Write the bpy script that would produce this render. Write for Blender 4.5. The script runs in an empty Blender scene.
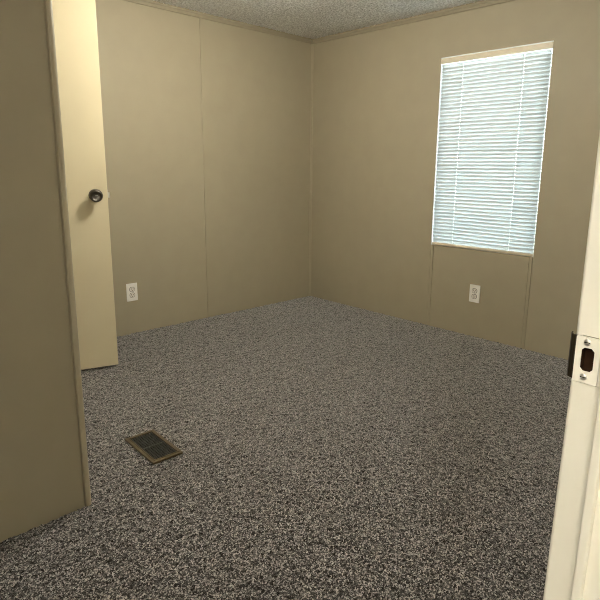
import bpy, bmesh, math, random
import numpy as np
from mathutils import Matrix, Vector

random.seed(7)
rng = np.random.default_rng(7)
scene = bpy.context.scene
COL = scene.collection
H = 2.13                      # ceiling height

# ------------------------------------------------------------------ helpers
def tag(o, label=None, cat=None, group=None, kind=None):
    if label: o['label'] = label
    if cat: o['category'] = cat
    if group: o['group'] = group
    if kind: o['kind'] = kind
    return o

class MB:
    """collects shapes into one bmesh and links them as one mesh object"""
    def __init__(self): self.bm = bmesh.new()
    def _merge(self, tmp, M=None):
        if M is not None: bmesh.ops.transform(tmp, matrix=M, verts=tmp.verts)
        me = bpy.data.meshes.new('t'); tmp.to_mesh(me); tmp.free()
        self.bm.from_mesh(me); bpy.data.meshes.remove(me)
    def box(self, lo, hi, bevel=0.0, seg=2, M=None):
        t = bmesh.new(); bmesh.ops.create_cube(t, size=1)
        s = [hi[i]-lo[i] for i in range(3)]; c = [(hi[i]+lo[i])/2 for i in range(3)]
        for v in t.verts: v.co = Vector((c[0]+v.co.x*s[0], c[1]+v.co.y*s[1], c[2]+v.co.z*s[2]))
        if bevel > 0:
            bmesh.ops.bevel(t, geom=list(t.edges), offset=bevel, segments=seg, affect='EDGES', profile=.5)
        self._merge(t, M); return self
    def lathe(self, prof, n=32, M=None):
        """profile of (radius, height) turned about local z; closed at both ends"""
        t = bmesh.new(); rings = []
        for r, h in prof:
            if r < 1e-6: rings.append([t.verts.new((0, 0, h))])
            else: rings.append([t.verts.new((r*math.cos(2*math.pi*k/n), r*math.sin(2*math.pi*k/n), h)) for k in range(n)])
        for a, b in zip(rings[:-1], rings[1:]):
            for k in range(n):
                k2 = (k+1) % n
                if len(a) == 1 and len(b) == 1: continue
                if len(a) == 1: t.faces.new((a[0], b[k2], b[k]))
                elif len(b) == 1: t.faces.new((a[k], a[k2], b[0]))
                else: t.faces.new((a[k], a[k2], b[k2], b[k]))
        for ring, flip in ((rings[0], True), (rings[-1], False)):
            if len(ring) > 1: t.faces.new(ring[::-1] if flip else ring)
        bmesh.ops.recalc_face_normals(t, faces=t.faces)
        self._merge(t, M); return self
    def prism(self, poly, h0, h1, M=None, holes=None):
        """2-D outline extruded along local z, optional single hole outline of the same vertex count"""
        t = bmesh.new()
        if holes is None:
            a = [t.verts.new((x, y, h0)) for x, y in poly]; b = [t.verts.new((x, y, h1)) for x, y in poly]
            t.faces.new(a[::-1]); t.faces.new(b)
            n = len(poly)
            for k in range(n): t.faces.new((a[k], a[(k+1) % n], b[(k+1) % n], b[k]))
        else:
            n = len(poly)
            A = [[t.verts.new((x, y, h)) for x, y in q] for h in (h0, h1) for q in (poly, holes)]
            o0, i0, o1, i1 = A
            for k in range(n):
                m = (k+1) % n
                t.faces.new((o1[k], o1[m], i1[m], i1[k])); t.faces.new((o0[m], o0[k], i0[k], i0[m]))
                t.faces.new((o0[k], o0[m], o1[m], o1[k])); t.faces.new((i0[m], i0[k], i1[k], i1[m]))
        bmesh.ops.recalc_face_normals(t, faces=t.faces)
        self._merge(t, M); return self
    def build(self, name, mat, parent=None, smooth=False, loc=None):
        me = bpy.data.meshes.new(name); self.bm.to_mesh(me); self.bm.free()
        if mat: me.materials.append(mat)
        if smooth:
            me.polygons.foreach_set('use_smooth', [True]*len(me.polygons))
            try: me.set_sharp_from_angle(angle=math.radians(40))
            except Exception: pass
        o = bpy.data.objects.new(name, me); COL.objects.link(o)
        if parent is not None: o.parent = parent
        if loc is not None: o.location = loc
        return o

def empty(name, loc, rz=0.0):
    o = bpy.data.objects.new(name, None); COL.objects.link(o)
    o.empty_display_size = .05; o.location = loc; o.rotation_euler = (0, 0, rz); return o

def copy_tree(o, parent=None):
    c = o.copy(); COL.objects.link(c)
    if parent is not None: c.parent = parent
    for ch in [x for x in bpy.data.objects if x.parent == o]: copy_tree(ch, c)
    return c

# ------------------------------------------------------------------ materials
def new_mat(name):
    m = bpy.data.materials.new(name); m.use_nodes = True
    nt = m.node_tree; return m, nt, nt.nodes, nt.links, nt.nodes['Principled BSDF']

def simple(name, col, rough=.5, metal=0.0, spec=.5, noise=0.0, nscale=30, bump=0.0, bscale=200):
    m, nt, N, L, P = new_mat(name)
    P.inputs['Base Color'].default_value = (*col, 1); P.inputs['Roughness'].default_value = rough
    P.inputs['Metallic'].default_value = metal; P.inputs['Specular IOR Level'].default_value = spec
    tc = N.new('ShaderNodeTexCoord')
    if noise > 0:
        nz = N.new('ShaderNodeTexNoise'); nz.inputs['Scale'].default_value = nscale; nz.inputs['Detail'].default_value = 4
        L.new(tc.outputs['Object'], nz.inputs['Vector'])
        mx = N.new('ShaderNodeMix'); mx.data_type = 'RGBA'
        mx.inputs['A'].default_value = (*[c*(1-noise) for c in col], 1); mx.inputs['B'].default_value = (*[min(1, c*(1+noise)) for c in col], 1)
        L.new(nz.outputs['Fac'], mx.inputs['Factor']); L.new(mx.outputs['Result'], P.inputs['Base Color'])
    if bump > 0:
        nb = N.new('ShaderNodeTexNoise'); nb.inputs['Scale'].default_value = bscale; nb.inputs['Detail'].default_value = 3
        L.new(tc.outputs['Object'], nb.inputs['Vector'])
        b = N.new('ShaderNodeBump'); b.inputs['Strength'].default_value = bump; b.inputs['Distance'].default_value = .002
        L.new(nb.outputs['Fac'], b.inputs['Height']); L.new(b.outputs['Normal'], P.inputs['Normal'])
    return m

WALL = (.403, .355, .255)
M_WALL = simple('khaki_wall_panel', WALL, .55, spec=.3, noise=.05, nscale=9, bump=.08, bscale=260)
M_TRIM = simple('khaki_trim_lit', tuple(c*1.14 for c in WALL), .5, spec=.3, noise=.04, nscale=20)  # wall colour lightened, lamp light caught by the corner strip painted in
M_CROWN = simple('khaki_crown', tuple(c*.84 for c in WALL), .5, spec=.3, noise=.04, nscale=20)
M_SEAM = simple('panel_seam_shadow_gap', tuple(c*.45 for c in WALL), .8, spec=.2, noise=.05)
M_DOOR = simple('cream_door_paint', (.72, .635, .44), .42, spec=.4, noise=.03, nscale=6, bump=.04, bscale=300)
M_JAMB = simple('ivory_jamb_paint', (.85, .805, .70), .38, spec=.45, noise=.03, nscale=14, bump=.05, bscale=240)
M_PLATE = simple('ivory_painted_strike', (.85, .805, .70), .4, spec=.5, noise=.06, nscale=60, bump=.1, bscale=300)
M_SCREW = simple('zinc_screw', (.86, .84, .80), .42, metal=1.0, noise=.05)
M_LIP = simple('shaded_metal_lip', (.045, .035, .02), .4, metal=.6, noise=.15, nscale=120)  # dark base colour holds the shade of the lip's turned-away side
M_HOLE = simple('shaded_mortise_lining', (.035, .016, .007), .9, spec=.1, noise=.3, nscale=90)  # dark colour stands in for the shade inside the mortise
M_KNOB = simple('satin_nickel', (.15, .135, .12), .36, metal=1.0, noise=.04)
M_LATCH = simple('bright_nickel', (.78, .76, .72), .45, metal=1.0, noise=.04)
M_OUTLET = simple('white_outlet_plastic', (.93, .91, .87), .35, spec=.5, noise=.02)
M_RECEPT = simple('ivory_receptacle_plastic', (.84, .81, .76), .35, spec=.5, noise=.02)
M_SLOT = simple('dark_slot', (.02, .018, .016), .8, spec=.1, noise=.1)
M_VFRAME = simple('brown_vent_enamel', (.115, .082, .043), .42, spec=.5, noise=.12, nscale=70)
M_VDARK = simple('dark_vent_louver', (.10, .094, .09), .45, spec=.4, noise=.12, nscale=60)
M_DUCT = simple('black_duct', (.006, .006, .006), .9, spec=.1, noise=.2)
M_VINYL = simple('white_window_vinyl', (.82, .82, .80), .4, noise=.02)
M_RAIL = simple('cream_blind_rail', (.78, .69, .54), .4, spec=.4, noise=.02)
M_CORD = simple('white_blind_cord', (.93, .94, .94), .7, noise=.03, nscale=200)
M_FIXT = simple('white_fixture_metal', (.8, .8, .78), .4, noise=.02)

def carpet_mat():
    m, nt, N, L, P = new_mat('speckled_frieze_carpet')
    tc = N.new('ShaderNodeTexCoord')
    def vor(scale):
        v = N.new('ShaderNodeTexVoronoi'); v.inputs['Scale'].default_value = scale
        L.new(tc.outputs['Object'], v.inputs['Vector'])
        s = N.new('ShaderNodeSeparateColor'); L.new(v.outputs['Color'], s.inputs['Color']); return v, s
    v1, s1 = vor(250); v2, s2 = vor(400)
    mixv = N.new('ShaderNodeMix'); mixv.inputs['Factor'].default_value = .35
    L.new(s1.outputs['Red'], mixv.inputs['A']); L.new(s2.outputs['Green'], mixv.inputs['B'])
    r = N.new('ShaderNodeValToRGB'); e = r.color_ramp.elements
    e[0].position = .30; e[0].color = (.008, .0062, .0055, 1)
    e[1].position = .81; e[1].color = (.56, .53, .515, 1)
    for pos, c in ((.46, (.014, .0112, .0100)), (.57, (.052, .044, .041)), (.67, (.24, .215, .208))):
        q = r.color_ramp.elements.new(pos); q.color = (*c, 1)
    L.new(mixv.outputs['Result'], r.inputs['Fac'])
    L.new(r.outputs['Color'], P.inputs['Base Color'])
    P.inputs['Roughness'].default_value = .95; P.inputs['Specular IOR Level'].default_value = .1
    P.inputs['Sheen Weight'].default_value = 1.0; P.inputs['Sheen Roughness'].default_value = .4
    b = N.new('ShaderNodeBump'); b.inputs['Strength'].default_value = .5; b.inputs['Distance'].default_value = .004
    L.new(s2.outputs['Blue'], b.inputs['Height']); L.new(b.outputs['Normal'], P.inputs['Normal'])
    return m
M_CARPET = carpet_mat()

def popcorn_mat():
    m, nt, N, L, P = new_mat('popcorn_ceiling')
    tc = N.new('ShaderNodeTexCoord')
    v = N.new('ShaderNodeTexVoronoi'); v.inputs['Scale'].default_value = 95
    n = N.new('ShaderNodeTexNoise'); n.inputs['Scale'].default_value = 78; n.inputs['Detail'].default_value = 3
    L.new(tc.outputs['Object'], v.inputs['Vector']); L.new(tc.outputs['Object'], n.inputs['Vector'])
    add = N.new('ShaderNodeMath'); add.operation = 'SUBTRACT'
    L.new(n.outputs['Fac'], add.inputs[0]); L.new(v.outputs['Distance'], add.inputs[1])
    b = N.new('ShaderNodeBump'); b.inputs['Strength'].default_value = 1.0; b.inputs['Distance'].default_value = .004
    L.new(add.outputs[0], b.inputs['Height']); L.new(b.outputs['Normal'], P.inputs['Normal'])
    r = N.new('ShaderNodeValToRGB'); e = r.color_ramp.elements
    e[0].position = .40; e[0].color = (.70, .69, .67, 1); e[1].position = .58; e[1].color = (.96, .96, .94, 1)  # darker stipple paints shade into the gaps between the grains
    L.new(n.outputs['Fac'], r.inputs['Fac']); L.new(r.outputs['Color'], P.inputs['Base Color'])
    P.inputs['Roughness'].default_value = .95; P.inputs['Specular IOR Level'].default_value = .1
    return m
M_CEIL = popcorn_mat()

def slat_mat():
    m, nt, N, L, P = new_mat('translucent_white_slat')
    out = N['Material Output']
    P.inputs['Base Color'].default_value = (.74, .76, .77, 1); P.inputs['Roughness'].default_value = .45
    t = N.new('ShaderNodeBsdfTranslucent'); t.inputs['Color'].default_value = (.90, .92, .92, 1)
    nz = N.new('ShaderNodeTexNoise'); nz.inputs['Scale'].default_value = 8
    tc = N.new('ShaderNodeTexCoord'); L.new(tc.outputs['Object'], nz.inputs['Vector'])
    mp = N.new('ShaderNodeMapRange'); mp.inputs['To Min'].default_value = .26; mp.inputs['To Max'].default_value = .32
    L.new(nz.outputs['Fac'], mp.inputs['Value'])
    mx = N.new('ShaderNodeMixShader'); L.new(mp.outputs['Result'], mx.inputs['Fac'])
    L.new(P.outputs['BSDF'], mx.inputs[1]); L.new(t.outputs['BSDF'], mx.inputs[2]); L.new(mx.outputs['Shader'], out.inputs['Surface'])
    return m
M_SLAT = slat_mat()

def glass_mat():
    m, nt, N, L, P = new_mat('window_glass')
    out = N['Material Output']; N.remove(P)
    t = N.new('ShaderNodeBsdfTransparent'); t.inputs['Color'].default_value = (.93, .96, .95, 1)
    g = N.new('ShaderNodeBsdfGlossy'); g.inputs['Roughness'].default_value = .02
    f = N.new('ShaderNodeFresnel'); f.inputs['IOR'].default_value = 1.45
    mx = N.new('ShaderNodeMixShader'); L.new(f.outputs['Fac'], mx.inputs['Fac'])
    L.new(t.outputs['BSDF'], mx.inputs[1]); L.new(g.outputs['BSDF'], mx.inputs[2]); L.new(mx.outputs['Shader'], out.inputs['Surface'])
    return m
M_GLASS = glass_mat()

# ------------------------------------------------------------------ room shell
XL, YF, T = -3.45, -3.137, .10            # left wall, doorway wall face, wall thickness
PX, PY = -2.648, -1.689                  # closet partition: free end, face towards the doorway
JX0, JX1 = -3.35, -2.60                  # doorway clear opening
HY = -4.45                               # far wall of the hall
HX0, HX1 = -5.4, -2.0
WIN = (-1.959, -1.220, .588, 1.834)      # y0, y1, z0, z1 of the window opening

def struct(o, label, cat): return tag(o, label, cat, kind='structure')

# carpet: a fine grid of small random tufts inside the room, slab beneath everything
def grid_mesh(name, x0, x1, ya, yb, step, jit, zfun, slab, mat, flip=False):
    x = np.arange(x0, x1+1e-6, step); y = np.arange(ya, yb+1e-6, step)
    x[-1] = x1; y[-1] = yb
    nx, ny = len(x), len(y)
    X, Y = np.meshgrid(x, y, indexing='ij')
    X[1:-1] += rng.uniform(-jit, jit, X[1:-1].shape)*step; Y[:, 1:-1] += rng.uniform(-jit, jit, Y[:, 1:-1].shape)*step
    V = np.stack([X, Y, zfun(X.shape)], -1).reshape(-1, 3)
    i, j = np.meshgrid(np.arange(nx-1), np.arange(ny-1), indexing='ij')
    a = (i*ny+j).ravel(); F = np.stack([a, a+ny, a+ny+1, a+1], -1)
    if flip: F = F[:, ::-1]
    lo, hi = slab
    sv = [(px, py, pz) for pz in (lo[2], hi[2]) for px, py in ((lo[0], lo[1]), (hi[0], lo[1]), (hi[0], hi[1]), (lo[0], hi[1]))]
    sf = [(3, 2, 1, 0), (4, 5, 6, 7), (0, 1, 5, 4), (1, 2, 6, 5), (2, 3, 7, 6), (3, 0, 4, 7)]
    F = np.vstack([F, np.array(sf)+len(V)]); V = np.vstack([V, np.array(sv)])
    me = bpy.data.meshes.new(name)
    me.vertices.add(len(V)); me.vertices.foreach_set('co', V.astype(np.float32).ravel())
    me.loops.add(F.size); me.loops.foreach_set('vertex_index', np.ascontiguousarray(F, dtype=np.int32).ravel())
    me.polygons.add(len(F)); me.polygons.foreach_set('loop_start', np.arange(0, F.size, 4, dtype=np.int32))
    me.update(calc_edges=True); me.validate(); me.materials.append(mat)
    o = bpy.data.objects.new(name, me); COL.objects.link(o); return o
def pop_z(sh):
    r = rng.random(sh); return H - .0005 - .0065*r**1.6
struct(grid_mesh('ceiling', XL, 0.0, YF, 0.0, .0085, .42, pop_z, ((HX0-.1, HY-.1, H+.001), (.1, .1, H+.1)), M_CEIL, True),
       'off-white textured popcorn ceiling above the room', 'ceiling')

struct(grid_mesh('floor', XL, 0.0, -3.50, 0.0, .0062, .42, lambda sh: rng.uniform(-.0042, .0030, sh), ((HX0-.1, HY-.1, -.15), (.1, .1, -.008)), M_CARPET),
       'grey brown and cream speckled carpet covering the whole room floor', 'floor')
ZB = -.02
# back wall: panels with a narrow groove at the seam
sx = -1.0705
b = MB().box((XL-T, .004, ZB), (T, T, H))
b.box((XL-T, 0, ZB), (sx-.0030, .006, H), .0012, 1).box((sx+.0030, 0, ZB), (0.0, .006, H), .0012, 1)
struct(b.build('wall_back', M_WALL), 'plain khaki panelled wall behind the open door, with one vertical seam', 'wall')

y0, y1, z0, z1 = WIN
TW = .05
b = MB().box((0, YF-T, ZB), (TW, y0, H)).box((0, y1, ZB), (TW, .004, H)).box((.004, y0, ZB), (TW, y1, z0)).box((0, y0, z1), (TW, y1, H))
GR = (y0+.003, y0+.024, y1-.025, y1-.003); g = .0014          # grooves beside the two battens under the window
for ya, yb in zip((y0,)+tuple(q+g for q in GR), tuple(q-g for q in GR)+(y1,)): b.box((0, ya, ZB), (.006, yb, z0))
struct(b.build('wall_right', M_WALL), 'khaki panelled wall that holds the window with the white blind', 'wall')

# doorway wall
hz = 1.99
b = MB().box((HX0, YF-T, ZB), (JX0-.02, YF, H)).box((JX1+.02, YF-T, ZB), (0, YF, H)).box((JX0-.02, YF-T, hz+.02), (JX1+.02, YF, H))
struct(b.build('wall_front', M_WALL), 'khaki wall around the doorway the room is seen through', 'wall')
struct(MB().box((XL-T, YF, ZB), (XL, .0, H)).build('wall_left', M_WALL), 'khaki wall at the far left, hidden behind the closet partition', 'wall')
# closet: side partition and front
b = MB().box((XL, PY, ZB), (PX-.0270, PY+.010, H), .001).box((XL, PY+.006, ZB), (PX-.003, PY+.085, H), .002)
struct(b.build('wall_partition', M_WALL), 'near khaki wall end at left edge, standing in front of the open cream door', 'wall')
CX0, CX1 = -2.745, PX-.003
cy0, cy1 = -1.03, -.352
b = MB().box((CX0, PY+.085, ZB), (CX1, cy0-.02, H)).box((CX0, cy1+.02, ZB), (CX1, 0, H)).box((CX0, cy0-.02, hz+.02), (CX1, cy1+.02, H))
struct(b.build('wall_closet', M_WALL), 'khaki closet front behind the near wall end', 'wall')
# hall round the camera
struct(MB().box((HX0, HY-T, ZB), (HX1, HY, H)).build('wall_hall', M_WALL), 'khaki hall wall opposite the doorway', 'wall')
struct(MB().box((HX0-T, HY-T, ZB), (HX0, YF, H)).build('wall_hall_left', M_WALL), 'khaki wall at the left end of the hall', 'wall')
struct(MB().box((HX1, HY-T, ZB), (HX1+T, YF-T, H)).build('wall_hall_right', M_WALL), 'khaki wall at the right end of the hall', 'wall')

# trims --------------------------------------------------------------
tn = [0]
def trim(mb, label, mat=None, smooth=False):
    tn[0] += 1
    return struct(mb.build('trim_%d' % tn[0], mat or M_TRIM, smooth=smooth), label, 'trim')

# crown mouldings: stepped strip under the ceiling
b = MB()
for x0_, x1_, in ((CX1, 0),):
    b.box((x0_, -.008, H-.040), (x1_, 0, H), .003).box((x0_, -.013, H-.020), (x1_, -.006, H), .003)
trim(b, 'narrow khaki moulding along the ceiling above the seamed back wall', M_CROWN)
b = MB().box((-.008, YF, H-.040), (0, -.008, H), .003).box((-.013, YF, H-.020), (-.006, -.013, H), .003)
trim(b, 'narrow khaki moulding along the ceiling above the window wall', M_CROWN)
# inside corner strip
b = MB().box((-.020, -.0055, 0), (-.0030, 0, H-.040), .0015).box((-.006, -.0125, 0), (0, -.0055, H-.040), .0015)
trim(b, 'thin vertical strip in the far corner between the two khaki walls')
# battens below the window
trim(MB().box((-.0022, GR[2]+g, 0), (0, GR[3]-g, z0-.004), .0008, 1), 'thin vertical batten under the left side of the window', M_WALL)
trim(MB().box((-.0022, GR[0]+g, 0), (0, GR[1]-g, z0-.004), .0008, 1), 'thin vertical batten under the right side of the window', M_WALL)
# outside corner strip on the end of the closet partition
b = MB().prism([(PX-.0215, PY+.006), (PX-.0215, PY-.003), (PX-.0195, PY-.0055), (PX-.0155, PY-.0062), (PX-.011, PY-.0055), (PX-.0065, PY-.0035), (PX-.0025, PY-.0005), (PX, PY+.004), (PX, PY+.034), (PX-.0028, PY+.034), (PX-.0028, PY+.006)], 0, H)
trim(b, 'narrow vertical corner strip on the end of the near left wall', None, True)
# closet jamb round the cream door
b = MB().box((CX0-.003, cy0-.02, 0), (CX1+.003, cy0, hz+.02), .002).box((CX0-.003, cy1, 0), (CX1+.003, cy1+.02, hz+.02), .002).box((CX0-.003, cy0, hz), (CX1+.003, cy1, hz+.02), .002)
trim(b, 'cream jamb around the closet opening behind the near left wall', M_DOOR)

# near doorway jamb with stop; strike plate let into its right side ---------
root = None
SY0, SY1, SZ0, SZ1 = -3.1655, -3.1375, .859, .9165           # strike plate extent
jd0, jd1 = YF-T-.004, YF+.002                             # jamb depth
b = MB().box((JX0-.02, jd0, 0), (JX0, jd1, hz+.02), .004)                       # hinge side
b.box((JX0, jd0, hz), (JX1, jd1, hz+.02), .003)                                 # head
# right side with a mortise left open behind the strike hole
mz0, mz1, my0, my1 = .8740, .9030, -3.1592, -3.1445
rj = .0045
side = [(JX1+.02, jd0), (JX1+.02, jd1)] + [(JX1+rj-rj*math.sin(a), jd1-rj+rj*math.cos(a)) for a in [math.pi/2*k/6 for k in range(7)]] + [(JX1+rj-rj*math.cos(a), jd0+rj-rj*math.sin(a)) for a in [math.pi/2*k/6 for k in range(7)]]
lean = Matrix(((1, 0, 0, 0), (0, 1, -.0125, .0125*SZ0), (0, 0, 1, 0), (0, 0, 0, 1)))     # the foot of the jamb stands slightly out of plumb
b.prism(side, 0, SZ0-.0009, lean).prism(side, SZ1+.0009, hz+.02)
b.box((JX1+.002, jd0, SZ0-.002), (JX1+.02, SY0+.004, SZ1+.002)).box((JX1, jd0+.004, SZ0-.002), (JX1+.02, SY0-.0008, SZ1+.002))
b.box((JX1+.002, SY1-.006, SZ0-.002), (JX1+.02, jd1-.0008, SZ1+.002))
# stops
st0, st1 = -3.1835, -3.1715
b.box((JX1-.010, st0, 0), (JX1+.004, st1, hz), .0025, 3, M=lean)
b.box((JX0-.004, st0, 0), (JX0+.010, st1, hz), .0025, 3)
b.box((JX0, st0, hz-.010), (JX1, st1, hz+.004), .0025, 3)
# casings, set back from the jamb edges
for yc0, yc1 in ((YF, YF+.006), (YF-T-.010, YF-T)):
    b.box((JX0-.075, yc0, 0), (JX0-.018, yc1, hz+.075), .002).box((JX1+.018, yc0, 0), (JX1+.075, yc1, hz+.075), .002)
    b.box((JX0-.075, yc0, hz+.018), (JX1+.075, yc1, hz+.075), .002)
jamb = trim(b, 'ivory painted door jamb at the right edge, holding the strike plate', M_JAMB)
# strike plate: local u = -y along the jamb face, v = z
def on_jamb(u0, v0):     # local xy-plane -> jamb face, local +z -> towards the opening (-x)
    return Matrix(((0, 0, -1, JX1), (-1, 0, 0, u0), (0, 1, 0, v0), (0, 0, 0, 1)))
cu, cv = (SY0+SY1)/2, (SZ0+SZ1)/2
w2, h2 = (SY1-SY0)/2, (SZ1-SZ0)/2
def oct_(w, h, c): return [(-w+c, -h), (w-c, -h), (w, -h+c), (w, h-c), (w-c, h), (-w+c, h), (-w, h-c), (-w, -h+c)]
hole = oct_((my1-my0)/2, (mz1-mz0)/2, .0035)
hu, hv = -((my0+my1)/2-cu), (mz0+mz1)/2-cv
hole = [(x+hu, y+hv) for x, y in hole]
plate = MB().prism(oct_(w2, h2, .0012), 0, .0016, on_jamb(cu, cv), holes=hole).build('strike_plate', M_PLATE, jamb)
tag(plate, 'ivory painted strike plate with a dark latch hole')
# curled lip past the jamb edge
lip = MB()
prof = [(0, .0016), (-.004, .0014), (-.0075, -.001), (-.0100, -.005), (-.0108, -.010)]
th = .0014
poly = prof + [(x-.0002, z-th) if k < 2 else (x+th, z-.0004) for k, (x, z) in list(enumerate(prof))[::-1]]
# extrude the curl along v
Ml = Matrix(((0, -1, 0, JX1), (-1, 0, 0, SY1-.001), (0, 0, 1, 0), (0, 0, 0, 1)))
lip.prism(poly, SZ0+.003, SZ1, Ml)
tag(lip.build('strike_lip', M_LIP, plate), 'dark curled metal lip')
cup = MB().box((JX1+.013, my0-.003, mz0-.003), (JX1+.0155, my1+.003, mz1+.003))  # dark lining added so the lit mortise reads as shaded
cup.box((JX1+.0022, my1+.0002, mz0-.003), (JX1+.013, my1+.003, mz1+.003)).box((JX1+.0022, my0-.003, mz0-.003), (JX1+.013, my0-.0002, mz1+.003))
cup.box((JX1+.0022, my0-.003, mz1+.0002), (JX1+.013, my1+.003, mz1+.003)).box((JX1+.0022, my0-.003, mz0-.003), (JX1+.013, my1+.003, mz0-.0002))
tag(cup.build('latch_hole', M_HOLE, plate), 'dark brown latch hole')
for sv in (.9100, .8668):
    s = MB().lathe([(0.0, .0012), (.0042, .0012), (.0040, .0024), (.0026, .0032), (0, .0034)], 20, on_jamb(-3.1502, sv))
    s = s.build('screw', M_SCREW, plate, smooth=True); tag(s, 'shiny round screw head')
    MB().box((-.0034, -.0005, .0031), (.0034, .0005, .0036), M=on_jamb(-3.1502, sv)).build('screw_slot', M_SLOT, s)

# ------------------------------------------------------------------ closet door
HINGE = Vector((PX+.004, -.360, 0)); EDGE = Vector((-2.0215, -.546, 0))
d = (EDGE-HINGE); DW = d.length; rz = math.atan2(d.y, d.x)
door = empty('door_1', HINGE, rz)
struct(door, 'cream flush closet door standing open in front of the back wall', 'door')
DT = .035; dz0, dz1 = .018, 1.975
# local: x along the door from hinge to edge, visible face at y=0, thickness to +y
MB().box((0, 0, dz0), (DW, DT, dz1), .002, 2).build('door_panel', M_DOOR, door)
KX, KZ = DW-.062, .957
Mk = Matrix.Translation((KX, 0, KZ)) @ Matrix.Rotation(math.pi/2, 4, 'X')       # local z -> -y (towards the room)
Mk2 = Matrix.Translation((KX, DT, KZ)) @ Matrix.Rotation(-math.pi/2, 4, 'X')
knobprof = [(.0135, .006), (.0125, .020), (.0150, .027), (.0250, .032), (.0315, .040), (.0330, .048), (.0315, .056), (.0265, .0625), (.0235, .0640), (.0215, .0625), (.010, .0600), (0, .0595)]
for M_, nm in ((Mk, 'front'), (Mk2, 'rear')):
    kn = MB().lathe(knobprof, 40, M_).build('door_knob', M_KNOB, door, smooth=True)
    tag(kn, 'dark satin metal door knob')
    MB().lathe([(.0320, 0), (.0320, .003), (.0300, .0062), (.014, .0075), (0, .0075)], 40, M_).build('knob_rosette', M_KNOB, kn, smooth=True)
    MB().box((-.006, -.0014, .0585), (.006, .0014, .0615), .0008, 1, M=M_).build('knob_turn', M_LATCH, kn)
lp = MB().box((DW-.0005, DT/2-.0125, KZ-.0285), (DW+.0012, DT/2+.0125, KZ+.0285), .0005, 1).build('latch_plate', M_LATCH, door)
MB().prism([(-.009, -.002), (.009, -.002), (.009, .014), (-.009, .006)], -.014, .014,
           Matrix.Translation((DW+.0012, DT/2, KZ)) @ Matrix(((0, 1, 0, 0), (1, 0, 0, 0), (0, 0, 1, 0), (0, 0, 0, 1)))).build('latch_bolt', M_LATCH, lp)
for hzz in (.22, 1.0, 1.75):
    MB().lathe([(.0055, hzz-.045), (.0055, hzz+.045)], 16, Matrix.Translation((-.004, DT+.003, 0))).build('hinge', M_LATCH, door, smooth=True)

# ------------------------------------------------------------------ window
win = empty('window_1', (.025, (y0+y1)/2, z0))
struct(win, 'tall narrow window in the right wall, lit by daylight behind its blind', 'window')
wy, wz = (y1-y0)/2, (z1-z0)
fx0, fx1 = .0255, .055
b = MB()
fo, fi = .045, .002
b.box((fx0, -wy-fo, -fo), (fx1, -wy-fi, wz+fo), .002).box((fx0, wy+fi, -fo), (fx1, wy+fo, wz+fo), .002).box((fx0, -wy-fi, -fo), (fx1, wy+fi, -fi), .002).box((fx0, -wy-fi, wz+fi), (fx1, wy+fi, wz+fo), .002)
b.build('window_frame', M_VINYL, win)
MB().box((fx0+.010, -wy-.006, -.006), (fx0+.014, wy+.006, wz+.006)).build('pane', M_GLASS, win)
# reveal lining round the opening
b = MB().box((0.002, y0, z0), (TW, y0+.004, z1)).box((.002, y1-.004, z0), (TW, y1, z1)).box((.014, y0, z0), (TW, y1, z0+.004)).box((.002, y0, z1-.004), (TW, y1, z1))
lin = trim(b, 'thin white reveal lining the window opening around the blind', M_VINYL)

# ------------------------------------------------------------------ mini blind
BX = .011                                             # slat plane behind the wall face
blind = empty('mini_blind', (BX, (y0+y1)/2, z0+.0045))
tag(blind, 'white closed mini blind hanging in the window on the right wall', 'window blind')
bw = wy-.0078
top = z1-z0-.006-.006
hd = MB().box((-.014, -wy+.001, top-.034), (.012, wy-.001, top), .003, 2).build('headrail', M_RAIL, blind)
tag(hd, 'cream headrail')
rail = MB().box((-.011, -bw, .000), (.011, bw, .016), .003, 2).build('bottom_rail', M_RAIL, blind)
tag(rail, 'cream bottom rail')
PITCH, SW, TILT = .0232, .0355, math.radians(68)
CORDS = (-1.386-(y0+y1)/2, -1.792-(y0+y1)/2)
def slats():
    V, F = [], []
    ztop, zbot = top-.034-.0200, .016+.0145; n = 6
    N_ = round((ztop-zbot)/PITCH)
    for k in range(N_+1):
        z = ztop-(ztop-zbot)*k/N_
        base = len(V)
        tl = TILT + random.uniform(-.006, .006); jz = random.uniform(-.0002, .0002); wob = random.uniform(-.0002, .0002)
        ys = sorted([-bw+2*bw*q/8 for q in range(9)] + [cy_+q*.0006 for cy_ in CORDS for q in (-1, 1)])
        ny = len(ys)
        for yy in ys:
            sag = wob*math.cos(yy/bw*4)
            for s in range(n+1):
                u = (s/n-.5)*SW                       # across the slat: room edge up, outer edge down
                crown = .0030*(1-(2*u/SW)**2)
                V.append((-(u*math.cos(tl)) - crown*math.sin(tl), yy, z+jz+sag+u*math.sin(tl)-crown*math.cos(tl)))
        for iy in range(ny-1):
            for s in range(n):
                if ys[iy+1]-ys[iy] < .0015 and 1 <= s <= 4: continue      # the hole the lift cord runs through
                a = base+iy*(n+1)+s; F.append((a, a+1, a+n+2, a+n+1))
    me = bpy.data.meshes.new('slats'); me.from_pydata(V, [], F); me.update()
    me.polygons.foreach_set('use_smooth', [True]*len(me.polygons)); me.materials.append(M_SLAT)
    o = bpy.data.objects.new('slats', me); COL.objects.link(o); o.parent = blind
    so = o.modifiers.new('thickness', 'SOLIDIFY'); so.thickness = .0004; so.offset = 0
    return o
slats()
yc = (y0+y1)/2
for yy in (-1.386, -1.792):
    MB().lathe([(.0006, .012), (.0006, top-.03)], 8, Matrix.Translation((-.0135, yy-yc, 0))).build('ladder_cord', M_CORD, blind)

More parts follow.
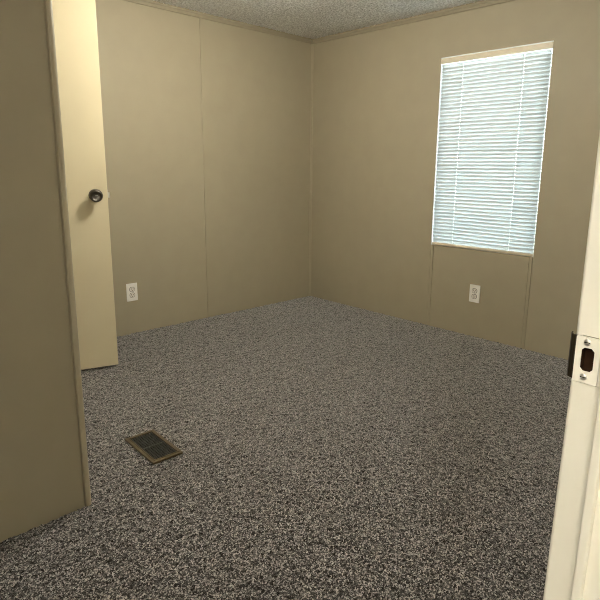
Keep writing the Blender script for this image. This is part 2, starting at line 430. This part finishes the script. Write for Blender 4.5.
# ------------------------------------------------------------------ wall outlets
def make_outlet(label):
    # local: plate in the xz plane, facing -y, origin at the plate's foot against the wall
    r = empty('wall_outlet', (0, 0, 0)); tag(r, label, 'outlet', group='electrical outlets on the walls')
    W, HH = .076, .120
    MB().box((-W/2, -.0058, 0), (W/2, 0, HH), .0022, 3).build('cover_plate', M_OUTLET, r)
    for zc in (.0405, .0795):
        Mq = Matrix.Translation((0, -.0056, zc)) @ Matrix.Rotation(math.pi/2, 4, 'X')
        n = 32
        def outl(R, cut):
            return [(R*math.cos(2*math.pi*k/n), max(-cut, min(cut, R*math.sin(2*math.pi*k/n)))) for k in range(n)]
        f = MB().prism(outl(.0168, .0138), 0, .0022, Mq).build('receptacle', M_RECEPT, r)
        MB().prism(outl(.0190, .0158), 0, .0006, Mq, holes=outl(.0169, .0139)).build('receptacle_gap', M_SLOT, f)
        s = MB().box((-.0080, -.0012, .002), (-.0055, .0082, .0026), M=Mq).box((.0055, -.0012, .002), (.0078, .0070, .0026), M=Mq)
        s.lathe([(.0028, .002), (.0028, .0026)], 12, Mq @ Matrix.Translation((0, -.0075, 0)))
        s.build('slot', M_SLOT, f)
    MB().lathe([(.0035, 0), (.0033, .0010), (.0015, .0016), (0, .0017)], 16, Matrix.Translation((0, -.0056, HH/2)) @ Matrix.Rotation(math.pi/2, 4, 'X')).build('screw', M_SCREW, r, smooth=True)
    return r
o1 = make_outlet('white electrical outlet on the back wall, just right of the open cream door')
o1.location = (-1.658, 0, .225)
o2 = copy_tree(o1); o2['label'] = 'white electrical outlet below the window with the blind'
o2.location = (0, -1.587, .237); o2.rotation_euler = (0, 0, -math.pi/2)

# ------------------------------------------------------------------ floor vent
v = empty('floor_vent', (-2.3155, -1.487, 0.002), math.radians(-1.5))
tag(v, 'brown framed metal floor vent with dark louvers set in the speckled carpet', 'floor vent')
vw, vl, iw, il = .0625, .125, .048, .109
b = MB().prism([(-vw, -vl), (vw, -vl), (vw, vl), (-vw, vl)], 0.0, .0075, holes=[(-iw, -il), (iw, -il), (iw, il), (-iw, il)])
# sloping inner flange
b.prism([(-iw-.004, -il-.004), (iw+.004, -il-.004), (iw+.004, il+.004), (-iw-.004, il+.004)], .0060, .0095, holes=[(-iw, -il), (iw, -il), (iw, il), (-iw, il)])
b.build('vent_frame', M_VFRAME, v)
MB().box((-iw, -il, .0002), (iw, il, .0012)).build('vent_backing', M_DUCT, v)
b = MB()
nl = 9
for k in range(nl):
    x = -iw + (k+.5)*2*iw/nl
    b.box((-.0008, -il, -.0032), (.0008, il, .0032), M=Matrix.Translation((x, 0, .0048)) @ Matrix.Rotation(math.radians(32), 4, 'Y'))
for yy in (0,): b.box((-iw, yy-.0022, .0030), (iw, yy+.0022, .0070))
b.build('louvers', M_VDARK, v)

# ------------------------------------------------------------------ room and hall lamps, the last one added
def ceiling_lamp(x, y, rg, drop, col, power, label):
    c = empty('ceiling_light', (x, y, H)); tag(c, label, 'ceiling light')
    MB().lathe([(.070, 0), (.070, -.010), (.058, -.022), (.030, -.028), (.030, -drop+rg*.93), (0, -drop+rg*.93)], 40).build('canopy', M_FIXT, c, smooth=True)
    n = 24
    prof = [(rg*math.sin(a), -drop+rg*math.cos(a)) for a in [math.pi*(.10+.90*k/n) for k in range(n+1)]]
    prof[-1] = (0, -drop-rg)
    MB().lathe([(0, prof[0][1])]+prof, 40).build('glass_globe', M_GLASS, c, smooth=True)
    l = bpy.data.lights.new('bulb', 'POINT'); l.color = col; l.energy = power; l.shadow_soft_size = rg*.86
    o = bpy.data.objects.new('bulb', l); COL.objects.link(o); o.parent = c; o.location = (0, 0, -drop)
    return c
ceiling_lamp(-1.60, -1.38, .095, .165, (1.0, .915, .775), 60, 'round glass globe ceiling light in the middle of the room')
ceiling_lamp(-3.40, -3.78, .095, .150, (1.0, .95, .87), 29, 'round glass globe ceiling light in the hall by the doorway')
ceiling_lamp(-4.70, -3.74, .095, .200, (1.0, .97, .91), 88, 'added round glass globe light down the hall that brightens the jamb')  # unseen lamp added to brighten the jamb face

# sky outside the window
w = bpy.data.worlds.new('World'); scene.world = w; w.use_nodes = True
N, L = w.node_tree.nodes, w.node_tree.links
tc = N.new('ShaderNodeTexCoord'); sp = N.new('ShaderNodeSeparateXYZ'); L.new(tc.outputs['Generated'], sp.inputs[0])
rp = N.new('ShaderNodeValToRGB'); e = rp.color_ramp.elements
mr = N.new('ShaderNodeMapRange'); mr.inputs['From Min'].default_value = -1; mr.inputs['From Max'].default_value = 1
L.new(sp.outputs['Z'], mr.inputs['Value']); L.new(mr.outputs['Result'], rp.inputs['Fac'])
e[0].position = .44; e[0].color = (.20, .23, .21, 1); e[1].position = .54; e[1].color = (.83, .94, 1.0, 1)
q = e.new(1.0); q.color = (.55, .78, 1.0, 1)
bg = N['Background']; L.new(rp.outputs['Color'], bg.inputs['Color']); bg.inputs['Strength'].default_value = 27.5

# ------------------------------------------------------------------ camera
F, YAW, PIT, ROL, CX, CY, CZ = 542.613, .7753, -.2030, .0119, -3.2649, -3.3610, 1.1081
cyw, syw, cp, sp_ = math.cos(YAW), math.sin(YAW), math.cos(PIT), math.sin(PIT)
f = Vector((syw*cp, cyw*cp, sp_)); r = Vector((cyw, -syw, 0)); u = r.cross(f)
c, s = math.cos(ROL), math.sin(ROL)
rr, uu = c*r+s*u, -s*r+c*u
cam = bpy.data.cameras.new('camera'); co = bpy.data.objects.new('camera', cam); COL.objects.link(co)
co.matrix_world = Matrix(((rr.x, uu.x, -f.x, CX), (rr.y, uu.y, -f.y, CY), (rr.z, uu.z, -f.z, CZ), (0, 0, 0, 1)))
cam.sensor_width = 36; cam.sensor_fit = 'HORIZONTAL'; cam.lens = F/600*36; cam.shift_x = -12.61/600; cam.shift_y = -20.08/600; cam.clip_start = .02; cam.clip_end = 100
scene.camera = co

vs = scene.view_settings
scene.display_settings.display_device = 'sRGB'
vs.view_transform = 'Standard'; vs.look = 'None'; vs.exposure = -0.2; vs.gamma = 1.0; vs.use_curve_mapping = False
cy_ = scene.cycles
cy_.use_denoising = True
cy_.pixel_filter_type = 'BLACKMAN_HARRIS'; cy_.filter_width = 1.0
try:
    cy_.denoiser = 'OPENIMAGEDENOISE'; cy_.denoising_input_passes = 'RGB_ALBEDO_NORMAL'; cy_.denoising_prefilter = 'NONE'
except Exception: pass
cy_.max_bounces = 10; cy_.diffuse_bounces = 6; cy_.transparent_max_bounces = 12; cy_.sample_clamp_indirect = 25.0
